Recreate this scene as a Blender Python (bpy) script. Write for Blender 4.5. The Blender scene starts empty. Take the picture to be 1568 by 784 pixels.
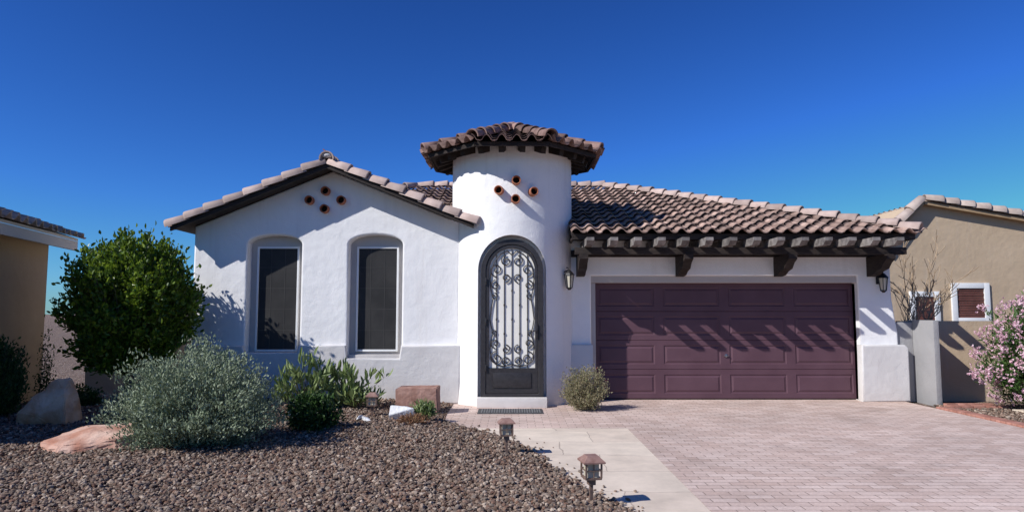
import bpy, bmesh, math, random
import numpy as np
from mathutils import Vector, Matrix, noise
random.seed(7); rng=np.random.default_rng(7)
S=bpy.context.scene
COL=S.collection

# ------------------------------------------------------------------ materials
def new_mat(name):
    m=bpy.data.materials.new(name); m.use_nodes=True
    nt=m.node_tree; return m,nt,nt.nodes['Principled BSDF']
def N(nt,t,**k):
    n=nt.nodes.new(t)
    for a,b in k.items():
        if a in n.inputs.keys(): n.inputs[a].default_value=b
        else: setattr(n,a,b)
    return n
def coords(nt,scale=(1,1,1)):
    tc=nt.nodes.new('ShaderNodeTexCoord'); mp=nt.nodes.new('ShaderNodeMapping')
    mp.inputs['Scale'].default_value=scale
    nt.links.new(tc.outputs['Object'],mp.inputs['Vector']); return mp.outputs['Vector']
def noise_mat(name,c1,c2,rough=.85,scale=3,detail=6,bump=.3,bscale=40,bdist=.01,island=0.0,spec=.3,metal=0,scale2=None,stretch=(1,1,1)):
    m,nt,p=new_mat(name); L=nt.links.new
    v=coords(nt,stretch)
    n1=N(nt,'ShaderNodeTexNoise',Scale=scale,Detail=detail); L(v,n1.inputs['Vector'])
    r=N(nt,'ShaderNodeValToRGB'); r.color_ramp.elements[0].position=.35; r.color_ramp.elements[1].position=.65
    r.color_ramp.elements[0].color=(*c1,1); r.color_ramp.elements[1].color=(*c2,1)
    L(n1.outputs['Fac'],r.inputs['Fac']); out=r.outputs['Color']
    if island:
        g=nt.nodes.new('ShaderNodeNewGeometry')
        mr=N(nt,'ShaderNodeMapRange'); mr.inputs['To Min'].default_value=1-island; mr.inputs['To Max'].default_value=1+island
        L(g.outputs['Random Per Island'],mr.inputs['Value'])
        mx=N(nt,'ShaderNodeVectorMath',operation='SCALE'); L(out,mx.inputs[0]); L(mr.outputs['Result'],mx.inputs['Scale']); out=mx.outputs['Vector']
    L(out,p.inputs['Base Color'])
    p.inputs['Roughness'].default_value=rough; p.inputs['Specular IOR Level'].default_value=spec; p.inputs['Metallic'].default_value=metal
    if bump:
        n2=N(nt,'ShaderNodeTexNoise',Scale=bscale,Detail=5); L(v,n2.inputs['Vector'])
        b=N(nt,'ShaderNodeBump',Strength=bump,Distance=bdist); L(n2.outputs['Fac'],b.inputs['Height']); L(b.outputs['Normal'],p.inputs['Normal'])
    return m

def stucco(name,c1,c2,b=.5,grime=0.0):
    m,nt,p=new_mat(name); L=nt.links.new; v=coords(nt)
    n1=N(nt,'ShaderNodeTexNoise',Scale=1.1,Detail=7,Roughness=.6); L(v,n1.inputs['Vector'])
    r=N(nt,'ShaderNodeValToRGB'); r.color_ramp.elements[0].position=.3; r.color_ramp.elements[1].position=.7
    r.color_ramp.elements[0].color=(*c1,1); r.color_ramp.elements[1].color=(*c2,1)
    L(n1.outputs['Fac'],r.inputs['Fac']); out=r.outputs['Color']
    if grime:
        # dust splashed up at the foot of the wall and faint vertical streaks
        sx=nt.nodes.new('ShaderNodeSeparateXYZ'); L(v,sx.inputs[0])
        g1=N(nt,'ShaderNodeTexNoise',Scale=5,Detail=5); L(v,g1.inputs['Vector'])
        ma=N(nt,'ShaderNodeMath',operation='MULTIPLY_ADD'); ma.inputs[1].default_value=-.5; L(g1.outputs['Fac'],ma.inputs[0]); L(sx.outputs['Z'],ma.inputs[2])
        mr=N(nt,'ShaderNodeMapRange'); mr.inputs['From Min'].default_value=-.3; mr.inputs['From Max'].default_value=.25; mr.inputs['To Min'].default_value=grime; mr.inputs['To Max'].default_value=0; L(ma.outputs[0],mr.inputs['Value'])
        st=nt.nodes.new('ShaderNodeMapping'); st.inputs['Scale'].default_value=(7,7,.35); L(v,st.inputs['Vector'])
        g2=N(nt,'ShaderNodeTexNoise',Scale=1,Detail=4); L(st.outputs[0],g2.inputs['Vector'])
        m2=N(nt,'ShaderNodeMapRange'); m2.inputs['From Min'].default_value=.56; m2.inputs['From Max'].default_value=.85; m2.inputs['To Max'].default_value=.28; L(g2.outputs['Fac'],m2.inputs['Value'])
        mxx=N(nt,'ShaderNodeMath',operation='MAXIMUM'); L(mr.outputs[0],mxx.inputs[0]); L(m2.outputs[0],mxx.inputs[1])
        mix=nt.nodes.new('ShaderNodeMix'); mix.data_type='RGBA'; L(mxx.outputs[0],mix.inputs['Factor']); L(out,mix.inputs['A']); mix.inputs['B'].default_value=(.52,.47,.43,1); out=mix.outputs['Result']
    L(out,p.inputs['Base Color'])
    p.inputs['Roughness'].default_value=.93; p.inputs['Specular IOR Level'].default_value=.15
    na=N(nt,'ShaderNodeTexNoise',Scale=5,Detail=3); nb=N(nt,'ShaderNodeTexNoise',Scale=70,Detail=4)
    L(v,na.inputs['Vector']); L(v,nb.inputs['Vector'])
    ad=N(nt,'ShaderNodeMath',operation='MULTIPLY_ADD'); ad.inputs[1].default_value=2.4
    L(na.outputs['Fac'],ad.inputs[0]); L(nb.outputs['Fac'],ad.inputs[2])
    bu=N(nt,'ShaderNodeBump',Strength=b,Distance=.012); L(ad.outputs[0],bu.inputs['Height']); L(bu.outputs['Normal'],p.inputs['Normal'])
    return m

M={}
M['white']=stucco('white_stucco',(.83,.815,.805),(.90,.885,.87),.5,.5)
M['plinth']=stucco('plinth_stucco',(.61,.585,.57),(.69,.67,.655),.5,.45)
M['trim']=stucco('trim_stucco',(.46,.42,.40),(.52,.48,.455),.3)
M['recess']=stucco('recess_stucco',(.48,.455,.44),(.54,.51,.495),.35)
M['tan']=stucco('tan_stucco',(.38,.26,.15),(.43,.30,.18))
M['tanlt']=stucco('tan_light_stucco',(.49,.37,.25),(.55,.42,.29),.5,.3)
M['cream']=stucco('cream_paint',(.60,.53,.44),(.66,.59,.50),.2)
M['gray']=stucco('gray_block',(.29,.285,.29),(.36,.35,.35))
M['tile']=noise_mat('clay_tile',(.26,.165,.132),(.42,.295,.24),.85,5,6,.4,60,.006,.36)
M['tiledark']=noise_mat('clay_tile_dark',(.17,.10,.082),(.31,.20,.168),.85,6,6,.4,60,.006,.45)
M['tilecap']=noise_mat('cap_tile',(.37,.275,.24),(.49,.38,.335),.85,5,6,.4,60,.006,.22)
M['tilegray']=noise_mat('tile_gray',(.36,.28,.24),(.47,.385,.33),.85,5,6,.4,60,.006,.2)
M['wood']=noise_mat('dark_wood',(.018,.013,.011),(.040,.029,.025),.7,8,8,.5,50,.006,stretch=(1,1,6))
M['woodgray']=noise_mat('weathered_wood',(.12,.105,.10),(.26,.235,.22),.8,9,8,.5,50,.006,.25)
M['iron']=noise_mat('iron',(.024,.021,.022),(.036,.032,.034),.45,20,3,.1,100,.002,spec=.5)
M['gdoor']=noise_mat('garage_paint',(.096,.048,.063),(.116,.060,.077),.5,2,5,.08,160,.002,spec=.3)
M['wframe']=noise_mat('white_frame',(.76,.76,.75),(.82,.82,.81),.5,3,3,0)
M['screen']=noise_mat('sun_screen',(.022,.021,.021),(.036,.034,.033),.6,2.5,4,.15,300,.001,spec=.3)
M['muntin']=noise_mat('muntin',(.048,.046,.043),(.058,.055,.053),.6,3,3,0)
M['panel']=noise_mat('door_backing',(.80,.765,.69),(.86,.825,.75),.45,3,4,.05,60,.002,spec=.4)
M['clay']=noise_mat('terracotta',(.34,.12,.065),(.46,.18,.10),.8,12,5,.3,60,.004)
M['black']=noise_mat('hollow_dark',(.008,.006,.005),(.012,.01,.009),1,3,2,0)
M['rockr']=noise_mat('red_sandstone',(.40,.185,.125),(.66,.46,.37),.85,3.2,10,.7,12,.03)
M['rocko']=noise_mat('ochre_boulder',(.44,.19,.075),(.80,.60,.42),.85,2.6,10,.8,9,.05)
M['rockb']=noise_mat('brown_block',(.26,.135,.10),(.42,.25,.20),.9,6,10,.6,25,.02)
M['rockw']=noise_mat('white_rock',(.66,.66,.66),(.84,.84,.84),.8,6,8,.6,25,.02)
M['copper']=noise_mat('weathered_copper',(.22,.12,.095),(.33,.20,.165),.55,14,6,.2,60,.003,spec=.5)
M['copperd']=noise_mat('bronze',(.12,.08,.065),(.2,.13,.1),.5,14,6,.2,60,.003,spec=.5)
M['glass']=noise_mat('frosted_glass',(.52,.48,.36),(.60,.56,.45),.15,4,3,0,spec=.7)
M['lampblack']=noise_mat('lamp_black',(.012,.011,.011),(.02,.018,.018),.4,14,3,0,spec=.5)
M['mat']=noise_mat('mat_rubber',(.05,.05,.052),(.12,.12,.12),.95,40,6,.8,140,.01)
M['matrib']=noise_mat('mat_rib',(.16,.16,.165),(.26,.26,.26),.95,40,6,.8,140,.01)
M['bark']=noise_mat('bark',(.10,.075,.055),(.20,.155,.12),.9,14,6,.6,40,.01)
M['twig']=noise_mat('twig',(.34,.24,.155),(.44,.33,.22),.9,9,4,0)
M['stem']=noise_mat('stem',(.13,.11,.07),(.2,.17,.12),.9,9,4,0)
M['brick']=noise_mat('red_brick',(.34,.15,.11),(.46,.23,.18),.9,8,6,.4,50,.006,.2)
M['step']=stucco('step_concrete',(.62,.58,.55),(.7,.66,.63))
M['redwood']=noise_mat('shutter_brown',(.12,.045,.035),(.17,.065,.05),.6,4,4,0)
M['metal']=noise_mat('handle_metal',(.35,.35,.35),(.45,.45,.45),.35,4,4,0,metal=1)

def leaf_mat(name,cols,rough=.4,trans=.25,spec=.4):
    m,nt,p=new_mat(name); L=nt.links.new
    g=nt.nodes.new('ShaderNodeNewGeometry'); r=N(nt,'ShaderNodeValToRGB')
    els=r.color_ramp.elements
    while len(els)<len(cols): els.new(.5)
    for i,c in enumerate(cols):
        els[i].position=i/(len(cols)-1); els[i].color=(*c,1)
    L(g.outputs['Random Per Island'],r.inputs['Fac']); L(r.outputs['Color'],p.inputs['Base Color'])
    p.inputs['Roughness'].default_value=rough; p.inputs['Specular IOR Level'].default_value=spec
    t=nt.nodes.new('ShaderNodeBsdfTranslucent'); L(r.outputs['Color'],t.inputs['Color'])
    mx=nt.nodes.new('ShaderNodeMixShader'); mx.inputs[0].default_value=trans
    L(p.outputs[0],mx.inputs[1]); L(t.outputs[0],mx.inputs[2]); L(mx.outputs[0],nt.nodes['Material Output'].inputs['Surface'])
    return m
M['citrus']=leaf_mat('citrus_leaf',[(.038,.075,.008),(.08,.145,.013),(.14,.225,.02),(.25,.33,.03)],.38,.32,.35)
M['sage']=leaf_mat('sage_leaf',[(.15,.19,.115),(.22,.275,.165),(.30,.355,.23),(.40,.45,.31)],.6,.22)
M['lime']=leaf_mat('succulent_leaf',[(.14,.20,.06),(.23,.30,.11),(.32,.38,.17)],.45,.2)
M['darkleaf']=leaf_mat('dark_leaf',[(.02,.05,.012),(.04,.09,.02),(.07,.13,.03)],.45,.2)
M['dry']=leaf_mat('dry_leaf',[(.18,.16,.08),(.28,.25,.14),(.38,.33,.21),(.2,.22,.1)],.7,.2)
M['rust']=leaf_mat('rust_leaf',[(.25,.12,.06),(.35,.18,.1),(.3,.2,.1)],.7,.2)
M['oleander']=leaf_mat('oleander_leaf',[(.04,.085,.02),(.07,.14,.035),(.11,.19,.05)],.45,.25)
M['pink']=leaf_mat('pink_petal',[(.68,.40,.47),(.80,.54,.61),(.86,.66,.71)],.6,.3)
M['redpet']=leaf_mat('red_petal',[(.55,.03,.03),(.65,.06,.05)],.6,.3)

def gravel_mat(name,island):
    m,nt,p=new_mat(name); L=nt.links.new
    cr=N(nt,'ShaderNodeValToRGB'); cr.color_ramp.interpolation='CONSTANT' if not island else 'LINEAR'
    cols=[(.075,.046,.033),(.145,.088,.063),(.22,.155,.115),(.11,.080,.063),(.31,.225,.17),(.165,.086,.058),(.46,.365,.285),(.18,.14,.112)]
    e=cr.color_ramp.elements
    while len(e)<len(cols): e.new(.5)
    for i,c in enumerate(cols): e[i].position=i/len(cols); e[i].color=(*c,1)
    v=coords(nt)
    if island:
        g=nt.nodes.new('ShaderNodeNewGeometry'); L(g.outputs['Random Per Island'],cr.inputs['Fac'])
        nn=N(nt,'ShaderNodeTexNoise',Scale=60,Detail=4); L(v,nn.inputs['Vector'])
        mr=N(nt,'ShaderNodeMapRange'); mr.inputs['To Min'].default_value=.6; mr.inputs['To Max'].default_value=1.4; L(nn.outputs['Fac'],mr.inputs['Value'])
        mx=N(nt,'ShaderNodeVectorMath',operation='SCALE'); L(cr.outputs['Color'],mx.inputs[0]); L(mr.outputs['Result'],mx.inputs['Scale']); L(mx.outputs['Vector'],p.inputs['Base Color'])
    else:
        vo=N(nt,'ShaderNodeTexVoronoi',Scale=32); L(v,vo.inputs['Vector'])
        sp=nt.nodes.new('ShaderNodeSeparateColor'); L(vo.outputs['Color'],sp.inputs['Color']); L(sp.outputs[0],cr.inputs['Fac'])
        L(cr.outputs['Color'],p.inputs['Base Color'])
        b=N(nt,'ShaderNodeBump',Strength=1,Distance=.03,invert=True); L(vo.outputs['Distance'],b.inputs['Height']); L(b.outputs['Normal'],p.inputs['Normal'])
    p.inputs['Roughness'].default_value=.85; p.inputs['Specular IOR Level'].default_value=.25
    return m
M['gravel']=gravel_mat('gravel_ground',False); M['pebble']=gravel_mat('pebble',True)

def paver_mat():
    m,nt,p=new_mat('brick_paver'); L=nt.links.new; v=coords(nt)
    br=nt.nodes.new('ShaderNodeTexBrick'); br.offset=.5
    for k,val in {'Scale':1,'Brick Width':.23,'Row Height':.115,'Mortar Size':.005,'Mortar Smooth':.3,'Bias':.0}.items(): br.inputs[k].default_value=val
    br.inputs['Color1'].default_value=(.69,.545,.475,1); br.inputs['Color2'].default_value=(.56,.415,.35,1); br.inputs['Mortar'].default_value=(.31,.23,.19,1)
    nw=N(nt,'ShaderNodeTexNoise',Scale=6,Detail=2); L(v,nw.inputs['Vector'])
    wm=N(nt,'ShaderNodeVectorMath',operation='SCALE'); wm.inputs['Scale'].default_value=.012; L(nw.outputs['Color'],wm.inputs[0])
    wa=N(nt,'ShaderNodeVectorMath',operation='ADD'); L(v,wa.inputs[0]); L(wm.outputs[0],wa.inputs[1]); L(wa.outputs[0],br.inputs['Vector'])
    n=N(nt,'ShaderNodeTexNoise',Scale=.8,Detail=8,Roughness=.65); L(v,n.inputs['Vector'])
    n3=N(nt,'ShaderNodeTexNoise',Scale=35,Detail=5); L(v,n3.inputs['Vector'])
    mr=N(nt,'ShaderNodeMapRange'); mr.inputs['From Min'].default_value=.3; mr.inputs['From Max'].default_value=.7; mr.inputs['To Min'].default_value=.8; mr.inputs['To Max'].default_value=1.15; L(n.outputs['Fac'],mr.inputs['Value'])
    mr2=N(nt,'ShaderNodeMapRange'); mr2.inputs['To Min'].default_value=.72; mr2.inputs['To Max'].default_value=1.28; L(n3.outputs['Fac'],mr2.inputs['Value'])
    mm=N(nt,'ShaderNodeMath',operation='MULTIPLY'); L(mr.outputs[0],mm.inputs[0]); L(mr2.outputs[0],mm.inputs[1])
    st=N(nt,'ShaderNodeTexNoise',Scale=1.7,Detail=5); L(v,st.inputs['Vector'])
    sr=N(nt,'ShaderNodeMapRange'); sr.inputs['From Min'].default_value=.62; sr.inputs['From Max'].default_value=.75; sr.inputs['To Min'].default_value=1; sr.inputs['To Max'].default_value=.78; L(st.outputs['Fac'],sr.inputs['Value'])
    m3=N(nt,'ShaderNodeMath',operation='MULTIPLY'); L(mm.outputs[0],m3.inputs[0]); L(sr.outputs[0],m3.inputs[1])
    sc=N(nt,'ShaderNodeVectorMath',operation='SCALE'); L(br.outputs['Color'],sc.inputs[0]); L(m3.outputs[0],sc.inputs['Scale']); L(sc.outputs[0],p.inputs['Base Color'])
    b=N(nt,'ShaderNodeBump',Strength=.7,Distance=.006,invert=True); L(br.outputs['Fac'],b.inputs['Height'])
    b2=N(nt,'ShaderNodeBump',Strength=.3,Distance=.006); L(n3.outputs['Fac'],b2.inputs['Height']); L(b.outputs['Normal'],b2.inputs['Normal']); L(b2.outputs['Normal'],p.inputs['Normal'])
    p.inputs['Roughness'].default_value=.85; p.inputs['Specular IOR Level'].default_value=.25
    return m
M['paver']=paver_mat()
def flag_mat():
    m,nt,p=new_mat('flagstone_concrete'); L=nt.links.new; v=coords(nt)
    br=nt.nodes.new('ShaderNodeTexBrick'); br.offset=.37
    for k,val in {'Scale':1,'Brick Width':1.1,'Row Height':.8,'Mortar Size':.008,'Mortar Smooth':.4}.items(): br.inputs[k].default_value=val
    br.inputs['Color1'].default_value=(.76,.645,.52,1); br.inputs['Color2'].default_value=(.68,.56,.45,1); br.inputs['Mortar'].default_value=(.45,.36,.29,1)
    nw=N(nt,'ShaderNodeTexNoise',Scale=1.7,Detail=3); L(v,nw.inputs['Vector'])
    wm=N(nt,'ShaderNodeVectorMath',operation='SCALE'); wm.inputs['Scale'].default_value=.22; L(nw.outputs['Color'],wm.inputs[0])
    wa=N(nt,'ShaderNodeVectorMath',operation='ADD'); L(v,wa.inputs[0]); L(wm.outputs[0],wa.inputs[1]); L(wa.outputs[0],br.inputs['Vector'])
    n=N(nt,'ShaderNodeTexNoise',Scale=2.2,Detail=9,Roughness=.7); L(v,n.inputs['Vector'])
    mr=N(nt,'ShaderNodeMapRange'); mr.inputs['From Min'].default_value=.3; mr.inputs['From Max'].default_value=.7; mr.inputs['To Min'].default_value=.8; mr.inputs['To Max'].default_value=1.12; L(n.outputs['Fac'],mr.inputs['Value'])
    sc=N(nt,'ShaderNodeVectorMath',operation='SCALE'); L(br.outputs['Color'],sc.inputs[0]); L(mr.outputs[0],sc.inputs['Scale']); L(sc.outputs[0],p.inputs['Base Color'])
    b=N(nt,'ShaderNodeBump',Strength=.4,Distance=.008); L(n.outputs['Fac'],b.inputs['Height']); L(b.outputs['Normal'],p.inputs['Normal'])
    p.inputs['Roughness'].default_value=.85
    return m
M['flag']=flag_mat()

# ------------------------------------------------------------------ helpers
def empty(name,loc=(0,0,0)):
    o=bpy.data.objects.new(name,None); COL.objects.link(o); return o
def link(me,name,mat,parent=None,smooth=None):
    o=bpy.data.objects.new(name,me); COL.objects.link(o)
    if mat is not None: me.materials.append(mat)
    if parent: o.parent=parent
    if smooth is not None:
        me.polygons.foreach_set('use_smooth',[True]*len(me.polygons))
        if smooth<180: me.set_sharp_from_angle(angle=math.radians(smooth))
    return o
def mesh_obj(name,V,F,mat,parent=None,smooth=None):
    me=bpy.data.meshes.new(name); me.from_pydata([tuple(v) for v in V],[],F); me.update()
    return link(me,name,mat,parent,smooth)
def np_mesh(name,V,F,mat,parent=None,smooth=False):
    me=bpy.data.meshes.new(name); V=np.ascontiguousarray(V,dtype=np.float32); F=np.ascontiguousarray(F,dtype=np.int32)
    m,k=F.shape
    me.vertices.add(len(V)); me.vertices.foreach_set('co',V.ravel())
    me.loops.add(m*k); me.loops.foreach_set('vertex_index',F.ravel())
    me.polygons.add(m); me.polygons.foreach_set('loop_start',np.arange(0,m*k,k,dtype=np.int32))
    try: me.polygons.foreach_set('loop_total',np.full(m,k,dtype=np.int32))
    except Exception: pass
    me.polygons.foreach_set('use_smooth',np.full(m,smooth))
    me.update(calc_edges=True); me.validate()
    return link(me,name,mat,parent)
def bm_obj(bm,name,mat,parent=None,smooth=None):
    me=bpy.data.meshes.new(name); bmesh.ops.recalc_face_normals(bm,faces=bm.faces); bm.to_mesh(me); bm.free()
    return link(me,name,mat,parent,smooth)
def bm_box(bm,x0,x1,y0,y1,z0,z1):
    v=[bm.verts.new(c) for c in [(x0,y0,z0),(x1,y0,z0),(x1,y1,z0),(x0,y1,z0),(x0,y0,z1),(x1,y0,z1),(x1,y1,z1),(x0,y1,z1)]]
    for f in [(0,3,2,1),(4,5,6,7),(0,1,5,4),(1,2,6,5),(2,3,7,6),(3,0,4,7)]: bm.faces.new([v[i] for i in f])
    return v
def boxes(name,lst,mat,parent=None,bevel=0,seg=2):
    bm=bmesh.new()
    for b in lst: bm_box(bm,*b)
    if bevel: bmesh.ops.bevel(bm,geom=bm.edges[:]+bm.verts[:],offset=bevel,segments=seg,profile=.6,affect='EDGES')
    return bm_obj(bm,name,mat,parent,smooth=(40 if bevel else None))
def obox(bm,p0,p1,w,h,up=Vector((0,0,1))):
    p0=Vector(p0);p1=Vector(p1);d=(p1-p0).normalized(); s=d.cross(up).normalized(); u=s.cross(d).normalized()
    v=[]
    for p in (p0,p1):
        for a,b in ((-1,-1),(1,-1),(1,1),(-1,1)): v.append(bm.verts.new(p+s*a*w/2+u*b*h/2))
    for f in [(0,1,2,3),(7,6,5,4),(0,4,5,1),(1,5,6,2),(2,6,7,3),(3,7,4,0)]: bm.faces.new([v[i] for i in f])
def wall_prism(name,outer,holes,y0,y1,mat,parent=None,bev=.03):
    cu=bpy.data.curves.new(name,'CURVE'); cu.dimensions='2D'; cu.fill_mode='BOTH'
    for pts in [outer]+holes:
        sp=cu.splines.new('POLY'); sp.points.add(len(pts)-1)
        for i,(x,z) in enumerate(pts): sp.points[i].co=(x,z,0,1)
        sp.use_cyclic_u=True
    t=(y1-y0)/2
    cu.extrude=t-bev; cu.bevel_depth=bev; cu.bevel_resolution=3; cu.offset=-bev
    ob=bpy.data.objects.new(name+'_c',cu); COL.objects.link(ob)
    dg=bpy.context.evaluated_depsgraph_get()
    me=bpy.data.meshes.new_from_object(ob.evaluated_get(dg))
    bpy.data.objects.remove(ob)
    me.transform(Matrix.Translation((0,(y0+y1)/2,0))@Matrix.Rotation(math.radians(90),4,'X'))
    me.materials.clear(); me.name=name
    return link(me,name,mat,parent,smooth=50)
def arch(cx,hw,z0,zs,zt,n=14):
    pts=[(cx-hw,z0),(cx+hw,z0),(cx+hw,zs)]
    for i in range(1,n): 
        a=math.pi*i/n; pts.append((cx+hw*math.cos(a),zs+(zt-zs)*math.sin(a)))
    pts.append((cx-hw,zs)); return pts
def tube_curve(name,paths,r,mat,parent,res=2):
    cu=bpy.data.curves.new(name,'CURVE'); cu.dimensions='3D'; cu.bevel_depth=r; cu.bevel_resolution=res; cu.use_fill_caps=True
    for p in paths:
        sp=cu.splines.new('POLY'); sp.points.add(len(p)-1)
        for i,c in enumerate(p): sp.points[i].co=(*c,1)
    ob=bpy.data.objects.new(name+'_c',cu); COL.objects.link(ob)
    me=bpy.data.meshes.new_from_object(ob.evaluated_get(bpy.context.evaluated_depsgraph_get())); bpy.data.objects.remove(ob)
    me.materials.clear(); me.name=name
    return link(me,name,mat,parent,smooth=60)
def lathe(bm,cx,cy,prof,n=12,rot=0.0):
    rings=[]
    for r,z in prof:
        rings.append([bm.verts.new((cx+r*math.cos(rot+2*math.pi*i/n),cy+r*math.sin(rot+2*math.pi*i/n),z)) for i in range(n)])
    for a,b in zip(rings,rings[1:]):
        for i in range(n): bm.faces.new([a[i],a[(i+1)%n],b[(i+1)%n],b[i]])
    bm.faces.new(rings[0][::-1]); bm.faces.new(rings[-1])

# ---------------- roof tiles
def tile_field(name,O,U,V,nu,nv,wu,lv,clips,mat,parent,r=.062,seg=8):
    O=Vector(O);U=Vector(U).normalized();V=Vector(V).normalized();Nn=U.cross(V).normalized()
    if Nn.z<0: Nn=-Nn
    prof=[]
    for k in range(seg+1):
        t=k/seg; prof.append((t*.62,r*math.sin(math.pi*t)))
    prof+=[(.72,-.012),(.86,-.016),(1.02,.004)]
    bm=bmesh.new()
    for i in range(nu):
        for j in range(nv):
            jr=random.uniform(-.016,.016); ju=random.uniform(-.008,.008); jn=random.uniform(0,.010)
            lo=j*lv-.07+jr; hi=(j+1)*lv+.0
            A=[];B=[];C=[]
            for (s,h) in prof:
                p=O+U*((i+s)*wu+ju)
                A.append(bm.verts.new(p+V*lo+Nn*(h+.05+jn)))
                B.append(bm.verts.new(p+V*hi+Nn*(h*.9+.016)))
                C.append(bm.verts.new(p+V*(lo+.003)+Nn*(h+.05+jn-.018)))
            for a in range(len(prof)-1):
                f=bm.faces.new([A[a],A[a+1],B[a+1],B[a]]); f.smooth=True
                bm.faces.new([C[a],C[a+1],A[a+1],A[a]])
                f=bm.faces.new([B[a],B[a+1],C[a+1],C[a]]); f.smooth=True
    for co,no in clips:
        bmesh.ops.bisect_plane(bm,geom=bm.verts[:]+bm.edges[:]+bm.faces[:],plane_co=Vector(co),plane_no=Vector(no),clear_outer=True)
    me=bpy.data.meshes.new(name); bm.to_mesh(me); bm.free()
    return link(me,name,mat,parent)
def caps(name,segs,r,ln,mat,parent,droop=math.radians(100)):
    bm=bmesh.new(); n=10
    for a,b in segs:
        a=Vector(a);b=Vector(b);d=(b-a); L=d.length; d.normalize(); s=d.cross(Vector((0,0,1))).normalized(); u=s.cross(d).normalized()
        k=max(1,round(L/ln)); st=L/k
        for i in range(k):
            off=random.uniform(-.010,.010); so=s*random.uniform(-.010,.010)
            p0=a+d*(i*st-.05)+u*.03+so; p1=a+d*((i+1)*st+.02)+so
            rings=[]
            for (p,rr) in ((p0+u*off,r*1.1),(p0+u*off+d*.03,r*1.12),(p1,r*.9)):
                rings.append([bm.verts.new(p+s*rr*math.sin(-droop+2*droop*q/n)+u*rr*math.cos(-droop+2*droop*q/n)) for q in range(n+1)])
            rin=[bm.verts.new(p0+u*off+d*.004+s*(r*.92)*math.sin(-droop+2*droop*q/n)+u*(r*.92)*math.cos(-droop+2*droop*q/n)) for q in range(n+1)]
            rin2=[bm.verts.new(p1+s*(r*.8)*math.sin(-droop+2*droop*q/n)+u*(r*.8)*math.cos(-droop+2*droop*q/n)) for q in range(n+1)]
            R=[rin2,rin]+rings+[rin2]
            for A,B in zip(R,R[1:]):
                for q in range(n):
                    try: f=bm.faces.new([A[q],A[q+1],B[q+1],B[q]]); f.smooth=(A is not rin)
                    except ValueError: pass
    return bm_obj(bm,name,mat,parent)

# ---------------- foliage
LEAF_V=np.array([[0,0,0],[.5,.35,.10],[.42,.72,.06],[0,1,-.05],[-.42,.72,.06],[-.5,.35,.10]],dtype=np.float32)
LEAF_F=np.array([[0,1,2,3],[0,3,4,5]],dtype=np.int32)
def leaves(name,P,D,ln,w,mat,parent,jit=.3,normal_up=None):
    n=len(P); D=D/np.linalg.norm(D,axis=1,keepdims=True)
    ref=rng.normal(size=(n,3))
    if normal_up is not None: ref=ref*.6+normal_up
    X=np.cross(D,ref); X/=np.linalg.norm(X,axis=1,keepdims=True)+1e-9
    Z=np.cross(X,D)
    l=ln*(1+rng.uniform(-jit,jit,n)); ww=w*(1+rng.uniform(-jit,jit,n))
    V=P[:,None,:]+LEAF_V[None,:,0:1]*X[:,None,:]*ww[:,None,None]+LEAF_V[None,:,1:2]*D[:,None,:]*l[:,None,None]+LEAF_V[None,:,2:3]*Z[:,None,:]*l[:,None,None]
    F=LEAF_F[None]+ (np.arange(n)*6)[:,None,None]
    return np_mesh(name,V.reshape(-1,3),F.reshape(-1,4),mat,parent)
def stems_mesh(name,paths,r,mat,parent):
    n,k,_=paths.shape
    taper=np.linspace(1,.35,k)
    offs=[(math.cos(a*2*math.pi/3),math.sin(a*2*math.pi/3)) for a in range(3)]
    V=np.zeros((n,k,3,3))
    for a,(c,s) in enumerate(offs):
        V[:,:,a,:]=paths; V[:,:,a,0]+=r*taper*c; V[:,:,a,1]+=r*taper*s
    idx=np.arange(n*k*3).reshape(n,k,3); F=[]
    for a in range(3):
        b=(a+1)%3
        F.append(np.stack([idx[:,:-1,a],idx[:,:-1,b],idx[:,1:,b],idx[:,1:,a]],-1).reshape(-1,4))
    return np_mesh(name,V.reshape(-1,3),np.concatenate(F),mat,parent)
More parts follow.
